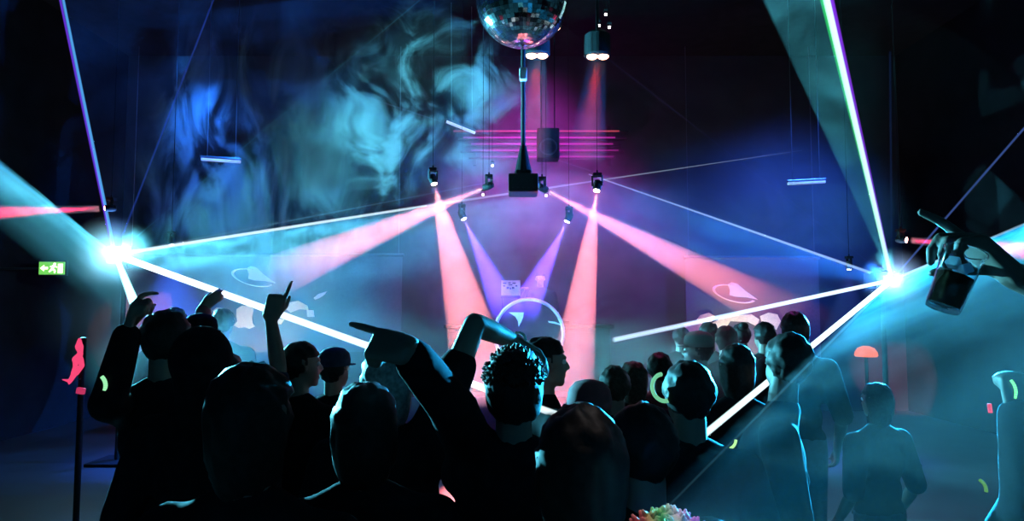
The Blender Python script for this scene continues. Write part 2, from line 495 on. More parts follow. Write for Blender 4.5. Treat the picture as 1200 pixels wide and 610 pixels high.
def rays():
    W = lambda px, py: at(px, py, RY1 - .1)
    cy, wh, bl = (.35, .85, 1), (.8, .95, 1), (.05, .15, 1)
    r = lambda S, E, r0, r1, c, s, lab: ray('laser_ray', S, E, r0, r1, ray_mat('ray', c, s), lab)
    r(LP, at(70, -20, 7.5), .018, .016, (.1, .45, 1), 22, 'steep cyan laser ray climbing beside the black corner')
    r(LP + V3((-.02, 0, 0)), at(66.5, -20, 7.5), .014, .014, (.2, .05, 1), 20, 'steep violet laser ray hugging the steep cyan one')
    r(LP, at(252, -5, 8.6), .012, .012, bl, 6, 'thin blue laser ray between the steep cyan ray and long faint diagonal')
    r(LP, at(492, 0, 8.8), .01, .01, (.1, .5, .6), 3.2, 'long faint teal laser ray rising over the smoke')
    r(LP, at(500, 241, 9.35), .024, .018, wh, 20, 'bright white laser ray running past the crossed pink beams, nearer half')
    r(at(500, 241, 9.35), W(940, 176), .02, .003, (.6, .8, 1), 10, 'fading pale laser ray above the pink beams, farther half')
    r(LP, at(575, 213, 9.8), .014, .01, (.35, .7, .9), 4, 'faint laser ray just above the bright white one')
    r(LP, at(430, 404.5, 4.4), .04, .024, wh, 17, 'thick white laser ray slanting down to the pointing fist')
    r(at(430, 404.5, 4.4), at(690, 499, 2.62), .024, .014, wh, 26, 'white laser ray running on from fist behind the heads')
    r(LP, at(162, 366, 6.6), .03, .05, (.4, .95, 1), 14, 'short cyan laser ray dropping behind the bent finger')
    r(LP, at(-40, 164, 4.6), .014, .014, (.05, .3, .5), 4, 'dim teal edge ray passing over the exit sign')
    r(RP, at(964, -20, 7.5), .024, .04, (.55, .9, .75), 20, 'thick white-green laser ray climbing steeply to the ceiling')
    r(RP + V3((-.008, 0, 0)), at(959.5, -20, 7.5), .014, .034, (.03, .8, .15), 10, 'green fringe ray along the thick steep ray')
    r(RP + V3((.012, 0, 0)), at(969.5, -20, 7.5), .016, .034, (.28, .04, 1), 12, 'violet fringe ray along the thick steep ray')
    r(RP, at(1043, 60, 7.8), .014, .012, (.04, .12, .5), 1.8, 'faint vertical blue laser ray')
    r(RP, at(1230, 116, 6.6), .012, .012, (.15, .3, 1), 9, 'blue laser ray rising behind the hand with the cup')
    r(RP, W(690, 204), .02, .012, (.5, .7, 1), 13, 'pale blue laser ray rising to the centre, crossing the white one')
    r(W(690, 204) - V3((0, .3, 0)), W(418, 110), .014, .01, (.45, .5, .75), 3, 'faint far end of the pale rising laser ray')
    r(RP, W(650, 20), .01, .008, (.12, .12, .6), 1.4, 'faintest violet laser ray rising to the mirror ball')
    r(RP, at(719, 398, 4.6), .024, .018, (.6, .8, 1), 18, 'bright white laser ray slanting down over the far heads')
    r(RP, at(825, 509, 2.32), .026, .012, (.7, .95, 1), 26, 'white laser ray seen between the two nearer heads')
    r(RP, at(776, 600, 1.13), .016, .002, (.25, .8, 1), 3, 'teal edge ray sweeping down to the coloured hair')
    r(RP, at(1310, 216, 3.4), .016, .006, (.5, .8, 1), 8, 'pale edge ray rising past the cup')


rays()

# ------------------------------------------------------------------ smoke and stage wash
def cloud(c, r, dens, lab, **w):
    bm = bmesh.new()
    bm_ball(bm, (0, 0, 0), r, 24, 16)
    base = dict(scale=.8, lo=.45, hi=.7, base=.0, warp=1.0, detail=7, rough=.65, fade=r)
    base.update(w)
    o = from_bm('smoke_cloud', bm, haze_mat('smoke', dens, base), smooth=True)
    o.location = c
    return tag(o, lab, 'smoke', kind='stuff')


cloud(at(470, 130, 8.9), (2.1, .2, 1.8), 3.0, 'billow of teal smoke near the mirror ball', scale=1.5, lo=.46, hi=.66, detail=8)
cloud(at(300, 190, 9.2), (2.0, .2, 2.4), 4.6, 'streaky teal smoke hanging before the wall', stretch=(1, 1, .4), rot=(0, R2(28), 0), scale=2.0, lo=.46, hi=.64, detail=8)
cloud(at(620, 270, 10.2), (3.6, .9, 2.6), .34, 'magenta haze over the booth', lo=.3, hi=.7, base=.25, scale=1.6)
cloud(at(880, 270, 10.2), (2.6, .9, 2.0), .28, 'blue haze before the far wall', lo=.2, hi=.75, base=.3)
cloud(at(260, 375, 8.8), (2.6, .9, 1.1), .35, 'blue haze behind the raised finger', lo=.2, hi=.75, base=.4)

MAG = (.40, .02, .40)
lamp('wash_light', 'SPOT', (.2, 10.2, 6.2), 2600, MAG, (.5, 11.6, 2.6), .15, R2(85), .8)
lamp('wash_light', 'SPOT', (.4, 11.3, 2.7), 260, (.6, .03, .5), (.3, 12.1, 4.3), .15, R2(110), .9)
lamp('wash_light', 'SPOT', (4.8, 8.2, 5.0), 1800, (.02, .1, .8), (4.2, 11.8, 2.4), .15, R2(75), .9)
lamp('wash_light', 'SPOT', (-4.2, 8.4, 5.0), 900, (.01, .12, .7), (-4.0, 11.8, 1.6), .15, R2(75), .9)
#PART2

# ------------------------------------------------------------------ people
def ico(bm, c, r, sub=2):
    q = bmesh.ops.create_icosphere(bm, subdivisions=sub, radius=1)
    s = r if hasattr(r, '__len__') else (r, r, r)
    bmesh.ops.transform(bm, matrix=Matrix.Translation(c) @ Matrix.Diagonal((*s, 1)), verts=q['verts'])
    return q['verts']


class Flesh:
    """closed lumps that are fused into one continuous skin"""
    def __init__(self):
        self.items = []

    def ball(self, c, r, q=None):
        self.items.append(('b', V3(c), r, q))

    def bone(self, a, ra, b, rb):
        self.items.append(('c', V3(a), ra, V3(b), rb))

    def hull(self, pts):
        self.items.append(('h', [(V3(p), r) for p, r in pts]))

    def build(self, name, m, parent, voxel, smooth=2, grow=0.0):
        bm = bmesh.new()
        for it in self.items:
            if it[0] == 'b':
                r = it[2] if hasattr(it[2], '__len__') else (it[2],) * 3
                vs = bmesh.ops.create_icosphere(bm, subdivisions=3, radius=1)['verts']
                M = Matrix.Translation(it[1]) @ (it[3].to_matrix().to_4x4() if it[3] is not None else Matrix()) @ Matrix.Diagonal((*[k + grow for k in r], 1))
                bmesh.ops.transform(bm, matrix=M, verts=vs)
            else:
                pr = [(it[1], it[2]), (it[3], it[4])] if it[0] == 'c' else it[1]
                b2 = bmesh.new()
                for p, r in pr:
                    ico(b2, p, r + grow, 2)
                h = bmesh.ops.convex_hull(b2, input=b2.verts)
                bmesh.ops.delete(b2, geom=list({g for g in h['geom_interior'] + h['geom_unused'] if isinstance(g, bmesh.types.BMVert)}), context='VERTS')
                me = bpy.data.meshes.new('tmp')
                b2.to_mesh(me)
                b2.free()
                bm.from_mesh(me)
                bpy.data.meshes.remove(me)
        me = bpy.data.meshes.new(name)
        bm.to_mesh(me)
        bm.free()
        o = bpy.data.objects.new(name, me)
        C.objects.link(o)
        md = o.modifiers.new('fuse', 'REMESH')
        md.mode, md.voxel_size, md.use_smooth_shade = 'VOXEL', voxel, True
        if smooth:
            sm = o.modifiers.new('soft', 'SMOOTH')
            sm.iterations, sm.factor = smooth, .5
        dg = bpy.context.evaluated_depsgraph_get()
        dg.update()
        new = bpy.data.meshes.new_from_object(o.evaluated_get(dg))
        o.modifiers.clear()
        o.data = new
        bpy.data.meshes.remove(me)
        new.name = name
        new.materials.clear()
        new.materials.append(m)
        o.parent = parent
        return o


def hand(F, W, d, n, t, curl, thumb=(.2, .2), s=1.0):
    """W wrist, d towards the fingers, n the way the palm faces, t towards the thumb; curl per finger 0 straight .. 1 closed"""
    d = V3(d).normalized()
    n = (V3(n) - d * V3(n).dot(d)).normalized()
    t0 = n.cross(d)
    t = t0 if t0.dot(V3(t)) > 0 else -t0
    kn = [W + d * (.092 - .004 * abs(i - 1)) * s + t * (.031 - i * .0205) * s for i in range(4)]
    F.hull([(W + t * .018 * s, .019 * s), (W - t * .018 * s, .018 * s), (kn[0], .0125 * s), (kn[3], .0115 * s)] + [(W + t * .034 * s + d * .035 * s + n * .006 * s, .014 * s)])
    lens = [(.043, .025, .021), (.047, .028, .022), (.044, .026, .021), (.034, .020, .018)]
    for i in range(4):
        c = curl[i]
        p, a = kn[i], 0.0
        fan_ = t * (.10 - .07 * i)
        for k, (L, bend) in enumerate(zip(lens[i], (R2(82), R2(100), R2(55)))):
            a += c * bend + (.06 if k else 0)
            dr = ((d + fan_ * (1 - c)).normalized() * math.cos(a) + n * math.sin(a))
            q = p + dr * L * s
            F.bone(p, (.0108 - .001 * k) * s, q, (.0100 - .0012 * k) * s)
            p = q
    a, b = thumb                                   # a: across the palm, b: towards the palm's front
    p = W + t * .026 * s + d * .024 * s + n * .006 * s
    dr = (t * (.75 - a) + d * .75 + n * b).normalized()
    q = p + dr * .044 * s
    F.bone(p, .0155 * s, q, .0118 * s)
    dr = (t * (.45 - 1.3 * a) + d * .85 + n * b * 1.2).normalized()
    q2 = q + dr * .032 * s
    F.bone(q, .0115 * s, q2, .0105 * s)
    F.bone(q2, .0105 * s, q2 + (dr + n * .15).normalized() * .022 * s, .0085 * s)
    return kn


def two_bone(S, T, hint, l1, l2):
    """elbow for a shoulder S and a wrist T"""
    v = T - S
    L = min(v.length, (l1 + l2) * .985)
    u = v.normalized()
    T = S + u * L
    x = (l1 * l1 - l2 * l2 + L * L) / (2 * L)
    h = math.sqrt(max(l1 * l1 - x * x, 0))
    w = (V3(hint) - u * V3(hint).dot(u)).normalized()
    return S + u * x + w * h, T


def hair_mesh(kind, H, q, m, parent, rnd):
    bm = bmesh.new()
    bm_ball(bm, (0, 0, 0), 1, 40, 28)
    for v in bm.verts:
        p = v.co.copy()
        r = V3((.0845, .1035, .100))
        back = {'short': 0.0, 'spiky': .03, 'bob': .085, 'long': .2, 'bun': 0.0, 'bald': -.02}.get(kind, 0)
        w = V3((p.x * r.x, p.y * r.y - .010, p.z * r.z + .014))
        nz = noise.noise(p * 3.1 + V3((rnd, 0, 0))) * .010 + noise.noise(p * 9 + V3((0, rnd, 0))) * .005
        w += p * nz
        low = w.z < -.035
        if back > 0 and w.z < 0 and p.y < .25:
            w.z -= back * min(1, -p.z * 1.2)
            w.x *= 1 + .10 * min(1, -p.z)
        face = (p.y > .30 and w.z < .045) or (abs(p.x) > .75 and p.y > .1 and w.z < .0) or (back <= 0 and low and p.y > -.15) or (back <= 0 and w.z < -.082)
        if face:
            w = V3((p.x * .052, p.y * .06 - .012, min(p.z * .06, .02)))
        v.co = w
    if kind == 'spiky':
        rr = random.Random(rnd * 100)
        for i in range(420):
            a, e = rr.uniform(0, 2 * math.pi), rr.uniform(.0, 1.0)
            p = V3((math.cos(a) * math.sqrt(1 - e * e), math.sin(a) * math.sqrt(1 - e * e), e))
            if p.y > .55 and p.z < .45:
                continue
            b = V3((p.x * .082, p.y * .10 - .010, p.z * .097 + .014))
            tip = b + (p + V3((rr.uniform(-.5, .5), rr.uniform(-.5, .5), rr.uniform(-.1, .5)))).normalized() * rr.uniform(.006, .018)
            bm_tube(bm, b, tip, .009, .002, 5)
    if kind == 'bun':
        bm_ball(bm, (0, -.085, .09), (.045, .045, .04), 16, 10)
    M = Matrix.Translation(H) @ q.to_matrix().to_4x4()
    bmesh.ops.transform(bm, matrix=M, verts=bm.verts)
    return from_bm('hair', bm, m, parent, True)


def cap_mesh(H, q, m, parent):
    bm = bmesh.new()
    bm_lathe(bm, [(.094, -.004), (.096, .03), (.088, .07), (.06, .098), (.02, .108), (.004, .11)], 28, Matrix.Diagonal((.95, 1.12, 1, 1)))
    brim = [(.085 * math.cos(a), .085 + .085 * math.sin(a)) for a in [math.pi * k / 12 for k in range(13)]]
    bm_prism(bm, [(x, y - .02) for x, y in brim], .006, Matrix.Rotation(math.pi / 2, 4, 'X').inverted() @ Matrix.Scale(1, 4) if False else Matrix(((1, 0, 0, 0), (0, 0, 1, 0), (0, 1, 0, .0), (0, 0, 0, 1))))
    M = Matrix.Translation(H + q @ V3((0, -.012, .03))) @ q.to_matrix().to_4x4()
    bmesh.ops.transform(bm, matrix=M, verts=bm.verts)
    return from_bm('cap', bm, m, parent, True)


PEOPLE = []


def person(hx, hy, d, label, yaw=0, lean=(0, 0), nod=0, tilt=0, look=0, arms=None, hair='short', hmat='hair', skin='skin', top='shirtk', cap=None, sleeve=.6,
           voxel=.013, headmesh=True, s=None, hood=False, extra=None, hand_s=1.0, base_z=0.0, group=None):
    """(hx, hy) is the middle of the head in the photo, d metres away. Local axes: x right, y the way the person faces, z up."""
    Hw = at(hx, hy, d)
    s = s or max(.82, min(1.12, (Hw.z - base_z) / 1.655))
    ln = V3((lean[0], lean[1], 0))
    Rz = Matrix.Rotation(R2(yaw), 3, 'Z')
    foot = Hw - Rz @ (ln * s)
    foot.z = base_z
    root = empty('person', foot, label, 'person', group, rz=R2(yaw))
    inv = Rz.inverted()
    toL = lambda p: (inv @ (V3(p) - foot)) / s          # a place in the room as the figure's own coordinates
    up = lambda z: ln * max(0, (z - .9) / .76) ** 1.0
    F = Flesh()
    P = lambda x, y, z: V3((x, y, z)) + up(z)
    T = Flesh()                                            # the top
    Hc = P(0, .0, 1.655)
    q = Quaternion((0, 0, 1), R2(look)) @ Quaternion((0, 1, 0), R2(tilt)) @ Quaternion((1, 0, 0), R2(-nod))
    # trunk
    for FF, torso in ((F, True), (T, True)):
        FF.ball(P(0, 0, .96), (.165, .115, .12))
        FF.ball(P(0, .0, 1.10), (.145, .10, .14))
        FF.ball(P(0, .0, 1.28), (.165, .115, .17))
        FF.bone(P(-.145, -.005, 1.405), .062, P(.145, -.005, 1.405), .062)
        FF.bone(P(-.12, -.01, 1.42), .05, P(0, -.012, 1.475), .058)
        FF.bone(P(.12, -.01, 1.42), .05, P(0, -.012, 1.475), .058)
    # neck and head
    F.bone(P(0, -.012, 1.44), .058, Hc + q @ V3((0, -.018, -.075)), .054)
    hb = lambda x, y, z: Hc + q @ V3((x, y, z))
    F.ball(hb(0, -.012, .018), (.074, .092, .085), q)
    F.ball(hb(0, .028, -.04), (.058, .062, .070), q)
    F.hull([(hb(-.034, .02, -.075), .020), (hb(.034, .02, -.075), .020), (hb(0, .068, -.092), .020), (hb(0, .062, -.05), .022)])
    F.bone(hb(0, .082, .012), .009, hb(0, .102, -.026), .0135)
    F.ball(hb(-.011, .092, -.031), .0095)
    F.ball(hb(.011, .092, -.031), .0095)
    F.bone(hb(-.032, .078, .020), .011, hb(.032, .078, .020), .011)
    F.bone(hb(-.018, .082, -.054), .0065, hb(.018, .082, -.054), .0065)
    F.bone(hb(-.015, .081, -.064), .007, hb(.015, .081, -.064), .007)
    for k in (-1, 1):
        F.bone(hb(k * .076, -.012, .018), .012, hb(k * .073, -.004, -.024), .009)
        F.bone(hb(k * .084, -.022, .022), .007, hb(k * .080, -.016, -.004), .007)
    # legs
    L = Flesh()
    L.ball(P(0, 0, .95), (.168, .118, .11))
    for k in (-1, 1):
        for FF in (F, L):
            FF.bone((k * .088, 0, .90), .085, (k * .10, .02, .50), .058)
            FF.bone((k * .10, .02, .50), .056, (k * .105, -.015, .10), .042 if FF is F else .055)
        F.hull([((k * .105, -.03, .045), .035), ((k * .105, .0, .075), .035), ((k * .115, .13, .03), .028)])
    # arms
    arms = arms or {}
    info = {}
    for side, k in (('l', -1), ('r', 1)):
        a = arms.get(side, {})
        S = P(k * .185, -.005, 1.40) + V3((-k * a.get('shrug', (0, 0))[0], 0, a.get('shrug', (0, 0))[1]))
        if 'shrug' in a:
            F.bone(S, .06, P(k * .08, -.01, 1.42), .07)
            T.bone(S, .066, P(k * .08, -.01, 1.40), .075)
        tgt = a.get('wrist')
        if tgt is None:
            tgt = S + V3((k * .07, .10, -.50))
            a = dict(hint=(k * .35, -1, 0), d=(0, .25, -1), n=(-k, .1, 0), t=(0, 1, 0), curl=(.3, .35, .4, .45), **a)
        else:
            tgt = toL(tgt)
        toV = lambda v: inv @ V3(v)
        E, Wr = two_bone(S, tgt, toV(a['hint']) if 'wrist' in a else V3(a['hint']), a.get('l1', .29), a.get('l2', .265))
        F.bone(S, .058, S.lerp(E, .55), .047)
        F.bone(S.lerp(E, .5), .048, E, .039)
        F.bone(E, .039, E.lerp(Wr, .3), .041)
        F.bone(E.lerp(Wr, .3), .041, Wr, .0275)
        sl = a.get('sleeve', sleeve)
        e1 = min(sl / .6, 1.0) if sl <= .6 else 1.0
        T.bone(S, .066, S.lerp(E, e1), .056)
        if sl > .6:
            T.bone(E, .053, E.lerp(Wr, min(1, (sl - .6) / .4) * .93), .042)
        if 'wrist' in a:
            dd, nn, tt = toV(a['d']), toV(a['n']), toV(a['t'])
        else:
            dd, nn, tt = V3(a['d']), V3(a['n']), V3(a['t'])
        hand(F, Wr, dd, nn, tt, a['curl'], a.get('thumb', (.25, .25)), hand_s)
        info[side] = (S, E, Wr)
    body = F.build('body', MAT[skin], root, voxel)
    T.items = [it for it in T.items]
    T.build('jacket' if sleeve > .8 else 't_shirt', MAT[top], root, .016, 3, grow=.010)
    L.build('trousers', MAT['denim'], root, .02, 2, grow=.010)
    for k in (-1, 1):
        bm = bmesh.new()
        for p, r in (((k * .105, -.035, .045), .043), ((k * .105, .0, .07), .043), ((k * .116, .15, .032), .034)):
            ico(bm, p, r, 2)
        h = bmesh.ops.convex_hull(bm, input=bm.verts)
        bmesh.ops.delete(bm, geom=list({g for g in h['geom_interior'] + h['geom_unused'] if isinstance(g, bmesh.types.BMVert)}), context='VERTS')
        for v in bm.verts:
            v.co.z = max(v.co.z, .002)
        from_bm('shoe', bm, MAT['shoe'], root, True)
    for k in (-1, 1):
        bm = bmesh.new()
        bm_ball(bm, hb(k * .031, .072, .004), .0125, 12, 8)
        from_bm('eye', bm, MAT['eye'], root, True)
    if hair:
        hair_mesh(hair, Hc, q, MAT[hmat] if isinstance(hmat, str) else hmat, root, (len(PEOPLE) * 1.37) % 9)
    if cap:
        cap_mesh(Hc, q, MAT[cap], root)
    if hood:
        HF = Flesh()
        HF.ball(Hc + q @ V3((0, -.025, .012)), (.104, .112, .118), q)
        HF.bone(P(-.07, -.03, 1.47), .06, P(.07, -.03, 1.47), .06)
        HF.bone(Hc + q @ V3((0, -.05, -.05)), .08, P(0, -.03, 1.47), .07)
        HF.build('hood', MAT[top], root, .012, 2)
    root.scale = (s, s, s)
    PEOPLE.append(root)
    root['_arms'] = 0
    del root['_arms']
    return root, Hc, q, info, s


GL = lambda name, col, es: mat(name, tuple(c * .03 + .004 for c in col), .9, spec=.02, emit=col, es=es)


def torus(bm, c, q, R, r, seg=28, ring=8, arc=2 * math.pi, a0=0.0, flat=1.0):
    vs = []
    full = arc > 6.2
    n = seg if full else seg + 1
    for i in range(n):
        a = a0 + arc * i / seg
        for j in range(ring):
            b = 2 * math.pi * j / ring
            vs.append(bm.verts.new(V3(c) + q @ V3(((R + r * math.cos(b)) * math.cos(a), (R + r * math.cos(b)) * math.sin(a) * flat, r * math.sin(b)))))
    for i in range(seg):
        i2 = (i + 1) % n
        for j in range(ring):
            j2 = (j + 1) % ring
            bm.faces.new((vs[i * ring + j], vs[i2 * ring + j], vs[i2 * ring + j2], vs[i * ring + j2]))
    if not full:
        bm.faces.new(vs[:ring])
        bm.faces.new(list(reversed(vs[-ring:])))


X, Y, Z = V3((1, 0, 0)), V3((0, 1, 0)), V3((0, 0, 1))
FIST = (1, 1, 1, 1)
POINT = (.0, 1, 1, 1)
# --- nearest rows
J, Jh, Jq, Ji, Js = person(602, 452, 1.98, 'person with spiky dark hair pointing an arm across the crowd towards the exit sign', hair='spiky', voxel=.0065, yaw=0, sleeve=.0,
       arms={'l': dict(wrist=at(478, 411, 1.57), shrug=(.05, .10), l1=.275, l2=.25, hint=(.32, .2, -.38), d=(-.86, .35, .16), n=(.2, .6, -.6), t=(.2, .3, 1), curl=(.0, .92, 1, 1), thumb=(.55, .5), sleeve=.97)}, hand_s=1.08)
person(428, 498, 1.72, 'person with a broad dark head in front of the curly grey-edged head', hair='bob', yaw=8, voxel=.011)
Hh = person(455, 446, 2.2, 'person with grey-edged hair raising a bent bare arm behind the spiky head', hair='bob', hmat='hairg', yaw=-6, voxel=.0075, sleeve=.35,
       arms={'r': dict(wrist=at(606, 401, 2.46), shrug=(.03, .11), l1=.36, l2=.27, hint=(.0, -.3, 1), d=(.75, .1, -.4), n=(-.3, -.3, -.9), t=(0, .9, -.3), curl=(.25, .3, .35, .4), thumb=(.3, .4))})
person(296, 488, 1.42, 'person with a dark round head below the raised finger', hair='bob', yaw=-10, voxel=.011)
person(680, 542, 1.26, 'person seen as a dark dome of hair low in front of spiky head', hair='bob', yaw=5, voxel=.011)
person(752, 524, 1.62, 'person with a dark head between the bottom dome of hair and rim-lit head', hair='short', yaw=12, voxel=.011)
MOHAWK = None
# --- pointing finger up
person(265, 441, 3.05, 'person holding one arm straight up with a raised index finger', hair='short', voxel=.008, yaw=0, sleeve=.5, top='shirtn',
       arms={'r': dict(wrist=at(317, 371, 3.1), hint=(.5, -.2, -1), d=(.30, .0, 1), n=(-.25, .9, 0), t=(1, .2, 0), curl=POINT, thumb=(.3, .4))}, hand_s=1.1)
# --- far left, hooked finger
A1 = person(196, 398, 2.75, 'person beside the wall with arm raised and a hooked index finger', hair='short', voxel=.0075, yaw=-8, sleeve=1.0,
       arms={'l': dict(wrist=at(150, 388, 2.6), hint=(.3, -1, -.5), d=(.12, .1, 1), n=(.9, .5, 0), t=(.1, 1, .3), curl=(.33, .8, .95, 1), thumb=(.4, .5), l1=.30, l2=.27)}, hand_s=1.1)
person(240, 424, 2.42, 'person in a dark hood behind the raised hooked finger', hair='short', hood=True, yaw=-4, voxel=.012)
person(236, 394, 4.1, 'person with a small round head just past the hooded one', hair='short', yaw=0, cap='shirtk')
person(353, 427, 3.2, 'person turning a lit cheek, with round dark head under the thick white ray', hair='short', yaw=-25, look=-30, voxel=.011)
person(393, 433, 3.8, 'person in a pale-topped cap with lit ear, between round head and grey-edged head', hair='short', cap='shirtn', yaw=-10, look=-20)
person(262, 378, 5.6, 'person with a small far head beside the red sleeve', hair='short', yaw=0)
person(205, 378, 5.2, 'person in red raising an arm by the cream lettering', hair='short', top='shirtr', sleeve=1.0, voxel=.010,
       arms={'r': dict(wrist=at(238, 361, 4.9), hint=(.4, -.2, -1), d=(.6, .1, .6), n=(0, 1, 0), t=(-1, 0, 1), curl=(.2, .2, .3, .3))})
# --- middle
person(640, 424, 3.0, 'person in profile turned towards the steep pink beam', hair='short', yaw=-75, voxel=.0085)
person(720, 452, 3.35, 'person with a round dark head under the tip of the far white ray', hair='short', yaw=0, hmat='hairb', voxel=.011)
person(742, 444, 3.8, 'person half hidden behind the round head under the far ray', hair='bob', yaw=10, hmat='hairb')
person(690, 484, 2.5, 'person in a low brown cap below the steep pink beam', hair='short', cap='shirtr', yaw=6, voxel=.011)
person(773, 432, 4.15, 'person with a dim reddish head between far ray and rim-lit head', hair='short', yaw=-8, top='shirtr')
Q1 = person(806, 462, 2.2, 'person with a pale green crescent of rim light at one ear of a dark head', hair='short', yaw=6, voxel=.010)
S1 = person(922, 424, 2.62, 'person leaning with tilted head at the edge of the broad teal sheet', hair='short', yaw=70, look=-70, lean=(.06, -.13), tilt=14, voxel=.010, skin='skin2')
person(863, 430, 3.2, 'person with a broad dark head between rim-lit head and leaning head', hair='bob', yaw=0, voxel=.011)
# --- far heads
person(830, 392, 5.85, 'person with a far head, right against the second cream letter', hair='short', yaw=4)
person(851, 399, 4.95, 'person with a far head close in front of another below the ringed emblem', hair='short', yaw=-6)
person(868, 393, 6.1, 'person with the smallest far head below the ringed emblem', hair='bun', yaw=0)
person(895, 393, 5.45, 'person with a far head below the tail of the cream lettering', hair='short', yaw=10)
person(798, 395, 6.6, 'person with a far head beside the end of the cream lettering nearest the booth', hair='short', yaw=0)
person(817, 410, 4.6, 'person in a cap with a pale lit brim among far heads', hair='short', cap='capg', yaw=70, voxel=.011)
person(931, 385, 4.5, 'person in purple light beyond the leaning head', hair='bob', yaw=-12)
# --- at the dark side
V1 = person(1027, 484, 3.6, 'person dim behind the broad teal sheet turned half away', hair='bob', yaw=20, skin='skin2')
W1 = person(1238, 524, 1.9, 'person in the dark corner carrying glow sticks below the cup', hair='short', yaw=10, voxel=.010, top='shirtk', skin='skin2', sleeve=1.0, hood=True,
       arms={'l': dict(wrist=at(1192, 478, 1.72), hint=(-.3, -.6, -1), d=(0, .1, 1), n=(0, 1, 0), t=(1, 0, 0), curl=(1, 1, 1, 1), thumb=(.5, .6))})
# --- the hand with the cup
HT = at(1172, 283, 1.42)
T1 = person(1500, 322, 1.22, 'person reaching in an arm to hold a plastic cup up by its rim', hair='short', yaw=10, voxel=.006, sleeve=.9, s=1.04, top='shirtk', skin='skin2',
       arms={'l': dict(wrist=at(1186, 322, 1.40), shrug=(0, .06), hint=(1, -.25, -.15), d=(-.68, .1, .73), n=(-.75, .2, -.62), t=(0, 1, 0), curl=(.05, .55, .6, .65), thumb=(.5, .9), sleeve=.9)}, hand_s=1.12)
# --- the coloured hair
hm = bpy.data.materials.new('rainbow_hair')
hm.use_nodes = True
nt = hm.node_tree
tc = nt.nodes.new('ShaderNodeTexCoord'); sx = nt.nodes.new('ShaderNodeSeparateXYZ'); mr = nt.nodes.new('ShaderNodeMapRange'); cr = nt.nodes.new('ShaderNodeValToRGB')
nt.links.new(tc.outputs['Object'], sx.inputs[0]); nt.links.new(sx.outputs[0], mr.inputs[0]); nt.links.new(mr.outputs[0], cr.inputs[0])
mr.inputs[1].default_value, mr.inputs[2].default_value = -.09, .09
els = cr.color_ramp.elements
els[0].position, els[0].color = 0, (.9, .05, .12, 1)
els[1].position, els[1].color = 1, (.9, .05, .35, 1)
for p_, c_ in ((.28, (.95, .25, .2, 1)), (.42, (.25, .9, .2, 1)), (.55, (.9, .95, .85, 1)), (.72, (.9, .2, .6, 1))):
    e = els.new(p_); e.color = c_
nt.links.new(cr.outputs[0], nt.nodes['Principled BSDF'].inputs['Base Color'])
person(782, 683, 1.02, 'person whose pink, green and white dyed tuft shows at the bottom edge', hair='spiky', hmat=hm, yaw=0, voxel=.012)


def on_head(p, c):
    """a point in a figure's own coordinates as a child position"""
    return c


# a rim-light arc put in as glow on one head, a bracelet, an armband of light
def ring_part(pt, name, c, R, r, q, m, arc=2 * math.pi, a0=0.0, label=None):
    bm = bmesh.new()
    torus(bm, c, q, R, r, 30, 8, arc, a0)
    o = from_bm(name, bm, m, pt, True)
    if label: o['label'] = label
    return o


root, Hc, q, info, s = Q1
ring_part(root, 'rim_light_arc', Hc + V3((-.093, -.03, .028)), .044, .007, Quaternion((0, 0, 1), R2(40)) @ Quaternion((0, 1, 0), math.pi / 2) @ Quaternion((0,0,1), R2(40)), GL('rim_light_glow', (.3, 1, .55), .5), R2(190), R2(-60), label='pale green crescent of rim light')  # glowing arc standing in for rim light along the head's edge
root, Hc, q, info, s = Hh
S_, E_, W_ = info['r']
ring_part(root, 'bracelet', W_ + (W_ - E_).normalized() * .0, .037, .006, Z.rotation_difference((W_ - E_).normalized()), MAT['white'], label='pale bead bracelet')
root, Hc, q, info, s = W1
W_ = info['l'][2]


def stick(px, py, dx, dy, d, L, col, label, es=2.2, r=.006, bend=.15):
    c = at(px, py, d)
    bm = bmesh.new()
    n = 8
    a = V3((dx, 0, -dy)).normalized()
    b = V3((-a.z, 0, a.x))
    pts = [c + a * L * (i / n - .5) + b * bend * L * (1 - (2 * i / n - 1) ** 2) for i in range(n + 1)]
    for p, p2 in zip(pts, pts[1:]):
        bm_tube(bm, p - c, p2 - c, r, r, 8)
    o = from_bm('glow_stick', bm, GL('stick_glow', col, es), None, True)
    o.location = c
    return tag(o, label, 'glow stick')


stick(1187, 456, .15, 1, 1.71, .045, (.15, .9, .25), 'bright green glow stick held upright in the dark corner', 1.6, .0035)
stick(1160, 478, .1, 1, 1.70, .022, (.9, .04, .1), 'short red glow stick in the dark corner', .8, .005, .0)
stick(1152, 569, .5, 1, 1.60, .03, (.25, .7, .1), 'dim green glow stick lowest in the dark corner', .35, .004)
stick(121, 449, .25, 1, 2.45, .05, (.35, .9, .45), 'green glow stick low on the jacket beside the wall', .9, .007)
stick(859, 520, -.7, 1, 2.33, .035, (.5, .95, .3), 'green glow stick at the foot of the leaning person', 1.0, .005)

